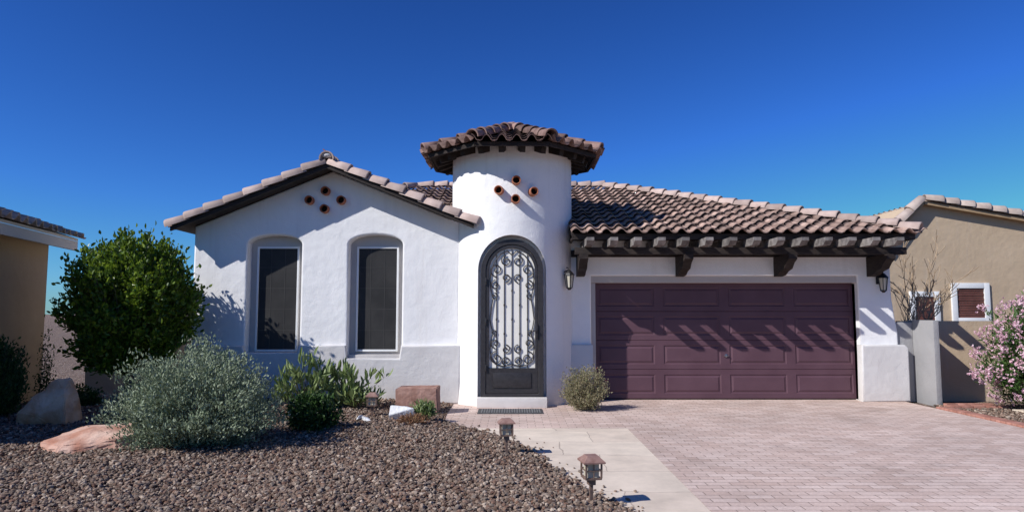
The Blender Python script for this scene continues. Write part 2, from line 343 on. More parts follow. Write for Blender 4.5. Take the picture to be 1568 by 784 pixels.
def shrub(name,base,rx,ry,h,nst,lps,ln,w,mat,stem='stem',zc=.45,lo=.35,spread=.06,rough=.18,sr=.006,up=.5,seed=1,flowers=None,minz=.04,origin=None,curve=.25):
    global rng
    rng=np.random.default_rng(seed)
    root=empty(name); base=np.array(base,float)
    C=base+np.array([0,0,h*zc]); 
    d=rng.normal(size=(nst*3,3)); d/=np.linalg.norm(d,axis=1,keepdims=True)
    rzu=h*(1-zc); rzd=h*zc
    ends=[]
    for q in d:
        nv=noise.noise(Vector(q*2.1)+Vector((seed*3.1,0,0))); nv2=noise.noise(Vector(q*6)+Vector((0,seed*1.7,0)))
        k=1+rough*nv*1.6+rough*nv2*.9
        e=C+q*np.array([rx*k,ry*k,(rzu if q[2]>0 else rzd)*k])*(rng.uniform(.45,1)**.35)
        if e[2]<base[2]+minz: continue
        ends.append(e)
        if len(ends)>=nst: break
    E=np.array(ends); n=len(E)
    O=(base if origin is None else np.array(origin,float))
    t=np.linspace(0,1,6)[None,:,None]
    mid=O+(E-O)*.5; mid[:,2]+=curve*(E[:,2]-O[2])*.5+ .02
    st=O+rng.normal(size=(n,3))*np.array([rx*.07,ry*.07,0])
    paths=(1-t)**2*st[:,None]+2*t*(1-t)*mid[:,None]+t**2*E[:,None]
    paths[:,1:-1]+=rng.normal(size=(n,4,3))*.012
    stems_mesh('stems',paths,sr,M[stem],root)
    tt=lo+(1-lo)*rng.uniform(0,1,(n,lps))**.7
    tt=tt[:,:,None]
    P=(1-tt)**2*st[:,None]+2*tt*(1-tt)*mid[:,None]+tt**2*E[:,None]
    P=P+rng.normal(size=P.shape)*spread
    T=(E-mid); T/=np.linalg.norm(T,axis=1,keepdims=True)
    D=T[:,None]*.5+rng.normal(size=P.shape)*.55+np.array([0,0,up])
    P=P.reshape(-1,3); D=D.reshape(-1,3); k=P[:,2]>base[2]+.015; P=P[k]; D=D[k]
    leaves('leaves',P,D,ln,w,mat,root)
    if flowers:
        fm,cnt,fs,per=flowers
        out=(E-C); out/=np.linalg.norm(out,axis=1,keepdims=True)
        sel=rng.choice(n,min(cnt,n),replace=False); FE=E[sel]+out[sel]*.07
        FP=(FE[:,None]+rng.normal(size=(len(sel),per,3))*fs*1.3).reshape(-1,3)
        FP=np.repeat(FP,5,axis=0); FD=rng.normal(size=FP.shape)+np.array([-.2,-.4,.3])
        leaves('blossoms',FP,FD,fs,fs*.85,fm,root)
    return root

# ================================================================== GROUND
gz=-.03
R=900
mesh_obj('ground',[(-R,-60,gz),(R,-60,gz),(R,R*1.6,gz),(-R,R*1.6,gz)],[(0,1,2,3)],M['gravel'])

EDGE=[(1,1.60),(4,1.56),(5.0,1.30),(5.5,1.08),(6.3,.73),(7.2,.45),(8.3,.22),(9.3,-.25),(10.1,-.85),(10.5,-1.02),(11,-1.04),(12.6,-1.04)]
def edge(y):
    ys=[e[0] for e in EDGE]; xs=[e[1] for e in EDGE]
    return float(np.interp(y,ys,xs))
def bedz(x,y):
    d=max(0.0,edge(y)-x); s=min(1,d/1.1); s=s*s*(3-2*s)
    und=.035*noise.noise(Vector((x*.9,y*.9,0)))+.012*noise.noise(Vector((x*4,y*4,3)))
    return .006+.075*s+und*s
V=[];F=[]
ys=np.linspace(1,13.0,90); nx=110
for y in ys:
    e=edge(y)
    for i in range(nx):
        t=(i/(nx-1)); x=e-14*(1-t)**1.6 if i<nx-1 else e
        V.append((x,y,bedz(x,y)))
for j in range(len(ys)-1):
    for i in range(nx-1):
        a=j*nx+i; F.append((a,a+1,a+nx+1,a+nx))
mesh_obj('gravel_bed',V,F,M['gravel'],smooth=180)

def icos():
    bm=bmesh.new(); bmesh.ops.create_icosphere(bm,subdivisions=1,radius=1); v=np.array([x.co[:] for x in bm.verts]); f=np.array([[q.index for q in p.verts] for p in bm.faces]); bm.free(); return v,f
IV,IF=icos()
def scatter(name,pts,rmin,rmax,mat):
    n=len(pts); P=np.array(pts)
    sz=rmin+(rmax-rmin)*rng.uniform(0,1,n)**2.2
    sc=np.stack([sz*rng.uniform(.8,1.35,n),sz*rng.uniform(.7,1.1,n),sz*rng.uniform(.5,.85,n)],1)
    ang=rng.uniform(0,2*math.pi,n); tl=rng.normal(0,.35,n)
    V=IV[None]*(1+rng.uniform(-.24,.24,(n,len(IV),1)))*sc[:,None,:]
    x,y,z=V[...,0],V[...,1],V[...,2]
    ct,st=np.cos(tl)[:,None],np.sin(tl)[:,None]
    x,z=x*ct-z*st,x*st+z*ct
    c,s=np.cos(ang)[:,None],np.sin(ang)[:,None]
    x,y=x*c-y*s,x*s+y*c
    V=np.stack([x,y,z],-1)+P[:,None,:]; V[...,2]+= (sz*.35)[:,None]
    F=(IF[None]+(np.arange(n)*len(IV))[:,None,None]).reshape(-1,3)
    return np_mesh(name,V.reshape(-1,3),F,mat)
pts=[]
def fill(y0,y1,dens,xr=None):
    n=int((y1-y0)*12*dens)
    for _ in range(n):
        y=random.uniform(y0,y1); x=random.uniform(-9.5,2.5)
        if x>edge(y)+random.uniform(-.06,.03) or x<-.80*y-.3: continue
        if y>12.35 and x<-.9: continue
        pts.append((x,y,bedz(x,y)+random.uniform(-.004,.014)))
fill(4.6,7.2,1900); fill(7.2,9.2,1150); fill(9.2,12.35,520)
for _ in range(60):
    y=random.uniform(5,10); pts.append((edge(y)+abs(random.gauss(0,.12)),y,.006))
scatter('gravel_stones',pts,.009,.027,M['pebble'])
pts=[]
for _ in range(5000):
    y=random.uniform(8.6,12.2); x=random.uniform(7.42,9.6)
    pts.append((x,y,gz+.022))
scatter('gravel_stones',pts,.012,.028,M['pebble'])

def slab(name,poly,z0,z1,mat,parent=None):
    n=len(poly); V=[(x,y,z0) for x,y in poly]+[(x,y,z1) for x,y in poly]
    F=[tuple(range(n,2*n)),tuple(range(n))[::-1]]+[(i,(i+1)%n,n+(i+1)%n,n+i) for i in range(n)]
    return mesh_obj(name,V,F,mat,parent)
slab('driveway',[(1.62,1),(7.18,1),(7.18,13.0),(-1.12,13.0),(-1.12,9.72),(1.62,9.72)],-.028,0.0,M['paver'])
pl=[(1.612,9.712)]
for y in np.linspace(9.712,1,50): pl.append((edge(y)-.12,float(y)))
pl.append((1.612,1))
slab('walkway',pl[::-1],-.026,.004,M['flag'])
boxes('brick_edging',[(7.2,7.4,1+i*.11,1+i*.11+.1,-.028,.03) for i in range(0,98)],M['brick'],bevel=.008)
boxes('brick_border',[(7.42+i*.21,7.42+i*.21+.2,11.75,11.85,-.028,.045) for i in range(0,5)]+[(7.50+i*.21,7.50+i*.21+.2,11.95,12.05,-.028,.05) for i in range(0,4)],M['brick'],bevel=.008)
slab('sidewalk',[(8.5,10.7),(12.5,10.2),(12.5,11.1),(8.3,11.5)],-.028,.02,M['flag'])

# ================================================================== HOUSE
H=empty('stucco_house')
WY=12.4
ax,az,sl=-3.30,4.38,.41
def rt(x): return az-sl*abs(x-ax)
xl,xr=-5.80,-.96
xE=(-6.06,-.66)
dz=.17
outer=[(xl,0),(xr,0),(xr,rt(xr)-dz),(ax,az-dz),(xl,rt(xl)-dz)]
wc=[(-4.33),(-2.49)]
holes=[arch(wc[0],.495,.90,2.86,3.03),arch(wc[1],.495,.80,2.86,3.04)]
wall_prism('wing_wall',outer,holes,WY,WY+.3,M['white'],H,.035)
ph=1.03
po=[(xl-.06,0),(xr+.03,0),(xr+.03,ph)]
for c,zb in ((wc[1],.80),(wc[0],.90)):
    po+=[(c+.50,ph),(c+.47,zb),(c-.47,zb),(c-.50,ph)]
po+=[(xl-.06,ph)]
wall_prism('wing_plinth',po,[],WY-.09,WY+.03,M['plinth'],H,.03)
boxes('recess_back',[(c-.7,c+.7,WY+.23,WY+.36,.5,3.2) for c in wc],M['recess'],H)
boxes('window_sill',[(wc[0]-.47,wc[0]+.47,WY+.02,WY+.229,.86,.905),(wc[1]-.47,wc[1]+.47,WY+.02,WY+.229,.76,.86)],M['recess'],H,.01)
fr=[];sc_=[];mu=[]
for c,zb in ((wc[0],.91),(wc[1],.91)):
    x0,x1=c-.375,c+.40; z0,z1=zb,2.83; y0,y1=WY+.17,WY+.228; t=.035
    fr+=[(x0,x0+t,y0,y1,z0,z1),(x1-t,x1,y0,y1,z0,z1),(x0+t,x1-t,y0,y1,z0,z0+t),(x0+t,x1-t,y0,y1,z1-t,z1)]
    sc_.append((x0+t,x1-t,y0+.02,y1,z0+t,z1-t))
    for k in (1,2): mu.append((x0+(x1-x0)*k/3-.005,x0+(x1-x0)*k/3+.005,y0+.017,y0+.0195,z0+t,z1-t))
    for k in (1,2,3,4): mu.append((x0+t,x1-t,y0+.0172,y0+.0193,z0+(z1-z0)*k/5-.005,z0+(z1-z0)*k/5+.005))
boxes('window_frames',fr,M['wframe'],H,.006)
boxes('window_screens',sc_,M['screen'],H)
boxes('window_muntins',mu,M['muntin'],H)
boxes('house_body',[(xl+.04,xr-.03,WY+.37,23,0,3.10),(xr-.029,7.0,13.5,23,0,2.98)],M['white'],H)
RY0=11.97
def slope_slab(name,a,b,thick,y0,y1,mat):
    (xa,za),(xb,zb)=a,b
    V=[(xa,y0,za),(xb,y0,zb),(xb,y0,zb-thick),(xa,y0,za-thick),(xa,y1,za),(xb,y1,zb),(xb,y1,zb-thick),(xa,y1,za-thick)]
    return mesh_obj(name,V,[(0,1,2,3),(7,6,5,4),(0,4,5,1),(1,5,6,2),(2,6,7,3),(3,7,4,0)],mat,H)
k=.12
slope_slab('wing_deck_a',(xE[0]+.03,rt(xE[0]+.03)-k),(ax,az-k),.045,RY0+.05,21,M['wood'])
slope_slab('wing_deck_b',(ax,az-k),(xE[1]-.02,rt(xE[1]-.02)-k),.045,RY0+.05,12.1,M['wood'])
slope_slab('wing_deck_c',(ax,az-k),(-1.15,rt(-1.15)-k),.045,12.1,21,M['wood'])
slope_slab('wing_fascia_a',(xE[0]+.02,rt(xE[0]+.02)-k-.01),(ax,az-k-.01),.075,RY0+.0,RY0+.05,M['wood'])
slope_slab('wing_fascia_b',(ax,az-k-.01),(xE[1]-.02,rt(xE[1]-.02)-k-.01),.075,RY0+.0,RY0+.05,M['wood'])
caps('rake_tiles',[((xE[0],RY0+.07,rt(xE[0])-.12),(ax-.02,RY0+.07,az-.12)),((xE[1],RY0+.07,rt(xE[1])-.12),(ax+.02,RY0+.07,az-.12))],.12,.37,M['tilecap'],H)
tile_field('wing_tiles_left',(xE[0],RY0+.16,rt(xE[0])-k),(0,1,0),(1,0,sl),32,8,.27,.37,[((ax,0,0),(1,0,0))],M['tile'],H,r=.05)
tile_field('wing_tiles_right',(-1.1,13.6,rt(-1.1)-k),(0,1,0),(-1,0,sl),27,7,.27,.37,[((ax,0,0),(-1,0,0))],M['tile'],H,r=.05)
tile_field('wing_tiles_right_front',(xE[1],RY0+.16,rt(xE[1])-k),(0,1,0),(-1,0,sl),6,8,.27,.37,[((ax,0,0),(-1,0,0)),((-1.0,0,0),(1,0,0))],M['tile'],H,r=.05)
caps('wing_ridge',[((ax,RY0+.0,az-.06),(ax,21,az-.06))],.12,.38,M['tilecap'],H)
bm=bmesh.new(); bmesh.ops.create_icosphere(bm,subdivisions=2,radius=.09,matrix=Matrix.Translation((ax,RY0+.05,az+.03))@Matrix.Diagonal((1.2,1,.6,1))); bm_obj(bm,'ridge_mortar',M['plinth'],H,180)
tube_curve('ridge_ornament',[[(ax-.05,RY0+.1,az+.06),(ax-.04,RY0+.1,az+.12),(ax-.10,RY0+.1,az+.16)],[(ax-.04,RY0+.1,az+.12),(ax+.03,RY0+.1,az+.10)]],.009,M['clay'],H)

def pipes(name,lst,R0=.08,ln=.12):
    bmo=bmesh.new(); bmi=bmesh.new()
    for (x,y,z,ang) in lst:
        T=Matrix.Translation((x,y,z))@Matrix.Rotation(ang,4,'Z')@Matrix.Rotation(math.radians(90),4,'X')
        rings=[]; n=20
        for r,h in ((R0,-.05),(R0,ln-.01),(R0*.96,ln),(R0*.80,ln),(R0*.76,ln-.01),(R0*.74,-.04)):
            rings.append([bmo.verts.new(T@Vector((r*math.cos(2*math.pi*i/n),r*math.sin(2*math.pi*i/n),h))) for i in range(n)])
        for a,b in zip(rings,rings[1:]):
            for i in range(n): bmo.faces.new([a[i],a[(i+1)%n],b[(i+1)%n],b[i]])
        bmi.faces.new([bmi.verts.new(T@Vector((R0*.75*math.cos(2*math.pi*i/n),R0*.75*math.sin(2*math.pi*i/n),.01))) for i in range(n)])
    bm_obj(bmo,name,M['clay'],H,40); bm_obj(bmi,name+'_hollow',M['black'],H)
pipes('wing_vent_pipes',[(-3.70,WY,3.66,0),(-3.41,WY,3.83,0),(-3.12,WY,3.66,0),(-3.42,WY,3.50,0)])

# ---- tower
TC=(0.0,13.0); TR=1.15
def towers(x): return TC[1]-math.sqrt(TR*TR-x*x)
bm=bmesh.new(); n=128
lathe(bm,TC[0],TC[1],[(TR+.03,-.02),(TR+.03,.05),(TR+.0,.35),(TR,1),(TR-.01,2),(TR-.012,3),(TR-.012,4.58)],n)
tower=bm_obj(bm,'tower_wall',M['white'],H)
def arch_cutter(name,cx,hw,z0,zs,zt,y0,y1,n=32):
    pts=arch(cx,hw,z0,zs,zt,n); k=len(pts)
    V=[(x,y0,z) for x,z in pts]+[(x,y1,z) for x,z in pts]
    F=[tuple(range(k)),tuple(range(k,2*k))[::-1]]+[((i+1)%k,i,k+i,k+(i+1)%k) for i in range(k)]
    return mesh_obj(name,V,F,None)
cut=arch_cutter('cut',0,.60,.16,2.36,2.97,11.0,12.12)
bmc=bmesh.new(); bmc.from_mesh(cut.data); bmesh.ops.recalc_face_normals(bmc,faces=bmc.faces); bmc.to_mesh(cut.data); bmc.free()
md=tower.modifiers.new('b','BOOLEAN'); md.object=cut; md.operation='DIFFERENCE'; md.solver='EXACT'
me=bpy.data.meshes.new_from_object(tower.evaluated_get(bpy.context.evaluated_depsgraph_get()))
tower.modifiers.clear(); tower.data=me; bpy.data.objects.remove(cut)
me.polygons.foreach_set('use_smooth',[True]*len(me.polygons)); me.set_sharp_from_angle(angle=math.radians(25))
boxes('door_step',[(-.60,.60,11.80,12.0,0.0,.165)],M['step'],H,.012)
DY=11.945
def ring_prism(name,o,i,y0,y1,mat,parent):
    return wall_prism(name,o,[i],y0,y1,mat,parent,.006)
ring_prism('gate_frame',arch(0,.545,.17,2.34,2.90,32),arch(0,.46,.22,2.34,2.81,32),DY,DY+.10,M['iron'],H)
ring_prism('gate_leaf',arch(0,.452,.225,2.34,2.80,32),arch(0,.40,.66,2.34,2.745,32),DY+.012,DY+.040,M['iron'],H)
boxes('gate_kick_panel',[(-.33,.33,DY-.004,DY+.0118,.32,.58)],M['iron'],H,.008)
wall_prism('door_panel',arch(0,.457,.223,2.34,2.806,32),[],DY+.048,DY+.13,M['panel'],H,.004)
def spiral(cx,cz,r,a0,turns,sgn,n=26):
    p=[]
    for i in range(n+1):
        t=i/n; rr=r*(1-.82*t); a=a0+sgn*turns*2*math.pi*t
        p.append((cx+rr*math.cos(a),DY+.030,cz+rr*math.sin(a)))
    return p
P=[];K=[]
for x in (-.27,-.135,0,.135,.27):
    zt=2.34+math.sqrt(max(0,.40**2-x*x))*.98; P.append([(x,DY+.036,.66),(x,DY+.036,zt)])
    for z in ((1.25,1.75) if abs(x) in (.135,) else (1.5,2.0)): K.append((x,z))
T_=[]
for s in (1,-1):
    def sp(cx,cz,r,a0,t,g):
        q=spiral(cx,cz,r,a0,t,g); return [(s*x,y,z) for x,y,z in q]
    T_+= [sp(.27,2.36,.12,-math.pi/2,1.4,1), sp(.10,2.52,.10,math.pi*.5,1.4,-1), sp(.29,2.10,.085,math.pi/2,1.3,-1), sp(.11,2.22,.085,-math.pi/2,1.3,-1), sp(.31,1.90,.06,math.pi/2,1.2,1),
          sp(.27,.83,.12,math.pi/2,1.4,-1), sp(.10,.78,.085,-math.pi*.5,1.4,1), sp(.29,1.08,.085,-math.pi/2,1.3,1), sp(.11,.98,.08,math.pi/2,1.3,1), sp(.32,1.27,.055,-math.pi/2,1.2,-1)]
    T_.append([(s*x,DY+.030,z) for x,z in ((.385,1.5),(.36,1.7),(.33,1.86),(.37,2.02),(.385,2.2),(.36,2.38),(.30,2.52),(.2,2.64),(.08,2.70),(0,2.62))])
    T_.append([(s*x,DY+.030,z) for x,z in ((.385,1.5),(.365,1.38),(.33,1.25),(.37,1.12),(.385,.98),(.36,.84),(.28,.72),(.15,.69),(0,.72))])
tube_curve('gate_bars',P,.0075,M['iron'],H,1); tube_curve('gate_scrolls',T_,.0098,M['iron'],H,1)
bm=bmesh.new()
for x,z in K: bmesh.ops.create_icosphere(bm,subdivisions=1,radius=.017,matrix=Matrix.Translation((x,DY+.034,z))@Matrix.Diagonal((1,1,2,1)))
bm_obj(bm,'gate_knots',M['iron'],H,180)
boxes('gate_lock',[(.405,.445,DY-.03,DY+.0119,1.18,1.42),(.36,.44,DY-.06,DY-.03,1.29,1.31),(-.47,-.445,DY-.02,DY-.001,.6,.72),(-.47,-.445,DY-.02,DY-.001,1.4,1.52),(-.47,-.445,DY-.02,DY-.001,2.1,2.22)],M['iron'],H,.005)
def tp(px_x,z): 
    x=px_x; a=math.atan2(x,math.sqrt(TR*TR-x*x)); return (x,towers(x),z,a)
pipes('tower_vent_pipes',[tp(-.22,3.75),tp(.07,3.92),tp(.36,3.73),tp(.06,3.59)],.08,.11)

# tower roof
na=8; apo=1.55; Rc=apo/math.cos(math.pi/na); ez=4.52; apz=5.10; ctr=Vector((TC[0],TC[1],0))
ov=[Vector((TC[0]+Rc*math.sin(math.pi/na+2*math.pi*i/na),TC[1]-Rc*math.cos(math.pi/na+2*math.pi*i/na),ez)) for i in range(na)]
apx=Vector((TC[0],TC[1],apz))
V=[v[:] for v in ov]+[(v.x,v.y,v.z-.04) for v in ov]+[apx[:],(apx.x,apx.y,apz-.12)]
F=[]
for i in range(na):
    j=(i+1)%na; F+=[(i,j,16),(na+j,na+i,17),(i,na+i,na+j,j)]
mesh_obj('tower_roof_deck',V,F,M['wood'],H)
segs=[]
for i in range(na):
    a=ov[i];b=ov[(i+1)%na]; mid=(a+b)/2; U=(b-a).normalized(); Vd=(apx-mid).normalized()
    na_=Vector((a.x-ctr.x,a.y-ctr.y,0)).cross(Vector((0,0,1))); nb_=Vector((b.x-ctr.x,b.y-ctr.y,0)).cross(Vector((0,0,1)))
    m2=Vector((mid.x,mid.y,0))-ctr
    if na_.dot(m2)>0: na_=-na_
    if nb_.dot(m2)>0: nb_=-nb_
    L=(b-a).length; w=L/5
    tile_field('tower_tiles_%d'%(i+1),a-Vd*.03-U*w*.5,U,Vd,7,5,w,.345,[(ctr,na_.normalized()),(ctr,nb_.normalized())],M['tiledark'],H,r=.09)
    o=(a-apx).normalized(); segs.append((a+Vector((0,0,.08))+o*.04,apx+Vector((0,0,.06))))
caps('tower_hip_caps',segs,.11,.34,M['tiledark'],H)
bm=bmesh.new(); bmesh.ops.create_icosphere(bm,subdivisions=2,radius=.16,matrix=Matrix.Translation((apx.x,apx.y,apz+.10))@Matrix.Diagonal((1.1,1.1,.6,1))); bm_obj(bm,'tower_roof_cap',M['tiledark'],H,180)
bm=bmesh.new()
for i in range(24):
    a=2*math.pi*(i+.5)/24; d=Vector((math.sin(a),-math.cos(a),0))
    obox(bm,ctr+d*1.05+Vector((0,0,4.56)),ctr+d*1.44+Vector((0,0,4.425)),.09,.12)
bm_obj(bm,'tower_rafters',M['wood'],H)
bm=bmesh.new()
for i in range(na):
    a=ov[i]*1;b=ov[(i+1)%na]*1; q=.985
    a=ctr+(a-ctr)*q; b=ctr+(b-ctr)*q; a.z=b.z=ez-.04
    obox(bm,a,b,.04,.06)
bm_obj(bm,'tower_fascia',M['wood'],H)

# ---- garage wing
GY=12.7
gx0,gx1,gzt=1.47,6.43,2.30
outer=[(.6,0),(gx0,0),(gx0,gzt),(gx1,gzt),(gx1,0),(7.14,0),(7.14,1.25),(7.10,1.5),(7.05,1.9),(7.05,3.0),(.6,3.0)]
wall_prism('garage_wall',outer,[],GY,GY+.3,M['white'],H,.03)
wall_prism('garage_plinth_right',[(gx1-.035,0),(7.27,0),(7.27,.98),(7.2,1.03),(gx1-.02,1.03)],[],GY-.10,GY+.1,M['plinth'],H,.03)
boxes('garage_plinth_left',[(1.0,gx0+.02,GY-.09,GY+.1,0,1.03)],M['plinth'],H,.025)
boxes('garage_door_trim',[(gx0-.02,gx0+.09,GY+.09,GY+.3,0,2.17),(gx1-.0,gx1+.1,GY+.11,GY+.3,0,2.17),(gx0-.02,gx1+.1,GY+.05,GY+.3,2.172,2.33)],M['trim'],H,.012)
dx0,dx1,dzt=1.53,6.47,2.18; dy=GY+.22
Vd=[];Fd=[]
def q(a,b,c,d):
    i=len(Vd); Vd.extend([a,b,c,d]); Fd.append((i,i+1,i+2,i+3))
def rect_ring(r0,y0_,r1,y1_):
    (a0,b0,c0,d0),(a1,b1,c1,d1)=r0,r1
    q((a0,y0_,c0),(b0,y0_,c0),(b1,y1_,c1),(a1,y1_,c1)); q((b0,y0_,c0),(b0,y0_,d0),(b1,y1_,d1),(b1,y1_,c1))
    q((b0,y0_,d0),(a0,y0_,d0),(a1,y1_,d1),(b1,y1_,d1)); q((a0,y0_,d0),(a0,y0_,c0),(a1,y1_,c1),(a1,y1_,d1))
nr=4; rh=(dzt-.02)/nr; nc=4; cw=(dx1-dx0)/nc
for r_ in range(nr):
    z0=.02+r_*rh; z1=z0+rh-.0
    g=.007
    rect_ring((dx0,dx1,z0,z1),dy+.012,(dx0,dx1,z0+g,z1-g),dy)
    m=.085; zz0,zz1=z0+.095,z1-.095
    q((dx0,dy,z0+g),(dx1,dy,z0+g),(dx1,dy,zz0),(dx0,dy,zz0)); q((dx0,dy,zz1),(dx1,dy,zz1),(dx1,dy,z1-g),(dx0,dy,z1-g))
    xs=[dx0]
    for c_ in range(nc): xs+=[dx0+c_*cw+m,dx0+(c_+1)*cw-m]
    xs.append(dx1)
    for a in range(0,len(xs),2): q((xs[a],dy,zz0),(xs[a+1],dy,zz0),(xs[a+1],dy,zz1),(xs[a],dy,zz1))
    for a in range(1,len(xs)-1,2):
        r0=(xs[a],xs[a+1],zz0,zz1); ins=lambda r,d:(r[0]+d,r[1]-d,r[2]+d,r[3]-d)
        rect_ring(r0,dy,ins(r0,.015),dy+.012); rect_ring(ins(r0,.015),dy+.012,ins(r0,.03),dy+.012); rect_ring(ins(r0,.03),dy+.012,ins(r0,.06),dy-.001)
        rr=ins(r0,.06); q((rr[0],dy-.001,rr[2]),(rr[1],dy-.001,rr[2]),(rr[1],dy-.001,rr[3]),(rr[0],dy-.001,rr[3]))
mesh_obj('garage_door',Vd,Fd,M['gdoor'],H)
boxes('garage_interior_block',[(dx0-.1,dx1+.1,dy+.03,dy+.06,0,2.4)],M['black'],H)
boxes('garage_door_handle',[(3.97,4.06,dy-.03,dy-.004,.805,.82),(4.0,4.03,dy-.02,dy-.002,.785,.845)],M['metal'],H,.004)

EY=11.98; EZ=3.0; gs=.35; ex1=7.12; ry=EY+4.85; rz=EZ+gs*4.85; hx=ex1-4.85
def gdz(y): return EZ+gs*(y-EY)
V=[(1.06,EY,EZ),(ex1,EY,EZ),(hx,ry,rz),(1.06,ry,rz),(1.06,EY,EZ-.06),(ex1,EY,EZ-.06),(hx,ry,rz-.08),(1.06,ry,rz-.08)]
mesh_obj('garage_roof_deck',V,[(0,1,2,3),(7,6,5,4),(0,4,5,1),(3,7,4,0),(1,5,6,2),(2,6,7,3)],M['wood'],H)
V=[(-5.2,14.0,gdz(14.0)),(1.06,14.0,gdz(14.0)),(1.06,ry,rz),(-2.35,ry,rz)]
mesh_obj('mid_roof_deck',V,[(0,1,2,3)],M['wood'],H)
by=ry+4.85
V=[(-2.35,ry,rz),(hx,ry,rz),(ex1,by,EZ),(-7.2,by,EZ),(ex1,EY,EZ)]
mesh_obj('back_roof_deck',V,[(0,3,2,1),(1,2,4)],M['wood'],H)
hipn=Vector((1,1,0)).normalized()
tile_field('garage_tiles',(1.04,EY-.04,EZ),(1,0,0),(0,1,gs),24,15,.265,.355,[((ex1,EY,0),hipn),((0,ry,0),(0,1,0))],M['tile'],H)
j0=6
O=Vector((1.04-14*.265,EY-.04,EZ))+Vector((0,1,gs)).normalized()*(j0*.355)
tile_field('mid_tiles',O,(1,0,0),(0,1,gs),14,9,.265,.355,[((0,ry,0),(0,1,0)),((-2.35,ry,0),Vector((-1,1,0)).normalized())],M['tile'],H)
tile_field('side_tiles',(ex1+.04,EY,EZ),(0,1,0),(-1,0,gs),36,15,.265,.355,[((ex1,EY,0),-hipn),((ex1,by,0),Vector((-1,1,0)).normalized())],M['tile'],H)
caps('garage_hip_caps',[((ex1+.03,EY-.03,EZ+.07),(hx,ry,rz+.06))],.105,.36,M['tilecap'],H)
caps('garage_ridge_caps',[((hx,ry,rz+.06),(-2.35,ry,rz+.06)),((-5.0,ry-2.65,gdz(ry-2.65)+.06),(-2.35,ry,rz+.06))],.105,.36,M['tilecap'],H)
boxes('garage_fascia',[(1.06,ex1,EY+.0,EY+.04,EZ-.10,EZ-.062),(1.06,1.11,EY+.041,13.0,EZ-.10,EZ-.062),(ex1-.05,ex1,EY+.041,22,EZ-.10,EZ-.062)],M['wood'],H)
boxes('garage_soffit',[(1.13,ex1-.06,EY+.06,GY+.05,EZ-.05,EZ-.03)],M['wood'],H)
boxes('eave_beam',[(1.12,7.0,12.05,12.18,2.645,2.77)],M['wood'],H,.008)
bm=bmesh.new()
for i in range(14):
    x=1.34+i*.407; w=.125; y0=11.58; y1=GY; zb,zt_=2.772,2.898
    pts=[(y0,zt_),(y0,zt_-.055),(y0+.10,zb),(y1,zb),(y1,zt_)]
    a=[bm.verts.new((x-w/2,p[0],p[1])) for p in pts]; b=[bm.verts.new((x+w/2,p[0],p[1])) for p in pts]
    bm.faces.new(a); bm.faces.new(b[::-1])
    for t in range(5): bm.faces.new([a[t],b[t],b[(t+1)%5],a[(t+1)%5]])
bm_obj(bm,'rafter_tails',M['woodgray'],H)
bm=bmesh.new()
for x in (1.27,3.12,4.95,6.68):
    w=.15; prof=[(GY,2.642),(11.98,2.642),(11.98,2.56),(12.10,2.50),(12.2,2.40),(12.38,2.36),(12.5,2.30),(GY,2.28)]
    a=[]; b=[]
    for p in prof: 
        a.append(bm.verts.new((x-w/2,p[0],p[1]))); b.append(bm.verts.new((x+w/2,p[0],p[1])))
    bm.faces.new(a); bm.faces.new(b[::-1]); k_=len(prof)
    for t in range(k_): bm.faces.new([a[t],b[t],b[(t+1)%k_],a[(t+1)%k_]])
bm_obj(bm,'corbels',M['wood'],H)
boxes('ledger_beam',[(1.1,7.03,GY-.06,GY-.001,2.645,2.77)],M['wood'],H)

# ================================================================== LANTERNS
def wall_lantern(x,y,z,ang):
    root=empty('wall_lantern')
    bm=bmesh.new()
    lathe(bm,0,0,[(.012,.20),(.03,.185),(.085,.125),(.088,.115),(.03,.112)],8)
    lathe(bm,0,0,[(.045,-.10),(.05,-.085),(.018,-.125)][::-1],8)
    for i in range(6):
        a=2*math.pi*i/6; obox(bm,(.05*math.cos(a),.05*math.sin(a),-.09),(.075*math.cos(a),.075*math.sin(a),.115),.010,.010,Vector((math.cos(a),math.sin(a),0.01)))
    obox(bm,(0,.0,.20),(0,.13,.16),.018,.018); obox(bm,(0,.0,.215),(0,.06,.24),.012,.012)
    bm_box(bm,-.045,.045,.125,.145,.02,.22)
    o=bm_obj(bm,'frame',M['lampblack'],root,30)
    bm=bmesh.new(); lathe(bm,0,0,[(.042,-.085),(.068,.112)],8); g=bm_obj(bm,'glass',M['glass'],root,30)
    root.location=(x,y,z); root.rotation_euler=(0,0,ang); root.scale=(1.12,1.12,1.12)
    return root
wall_lantern(1.03,12.28,2.16,math.radians(46))
wall_lantern(6.82,GY-.16,2.12,0)

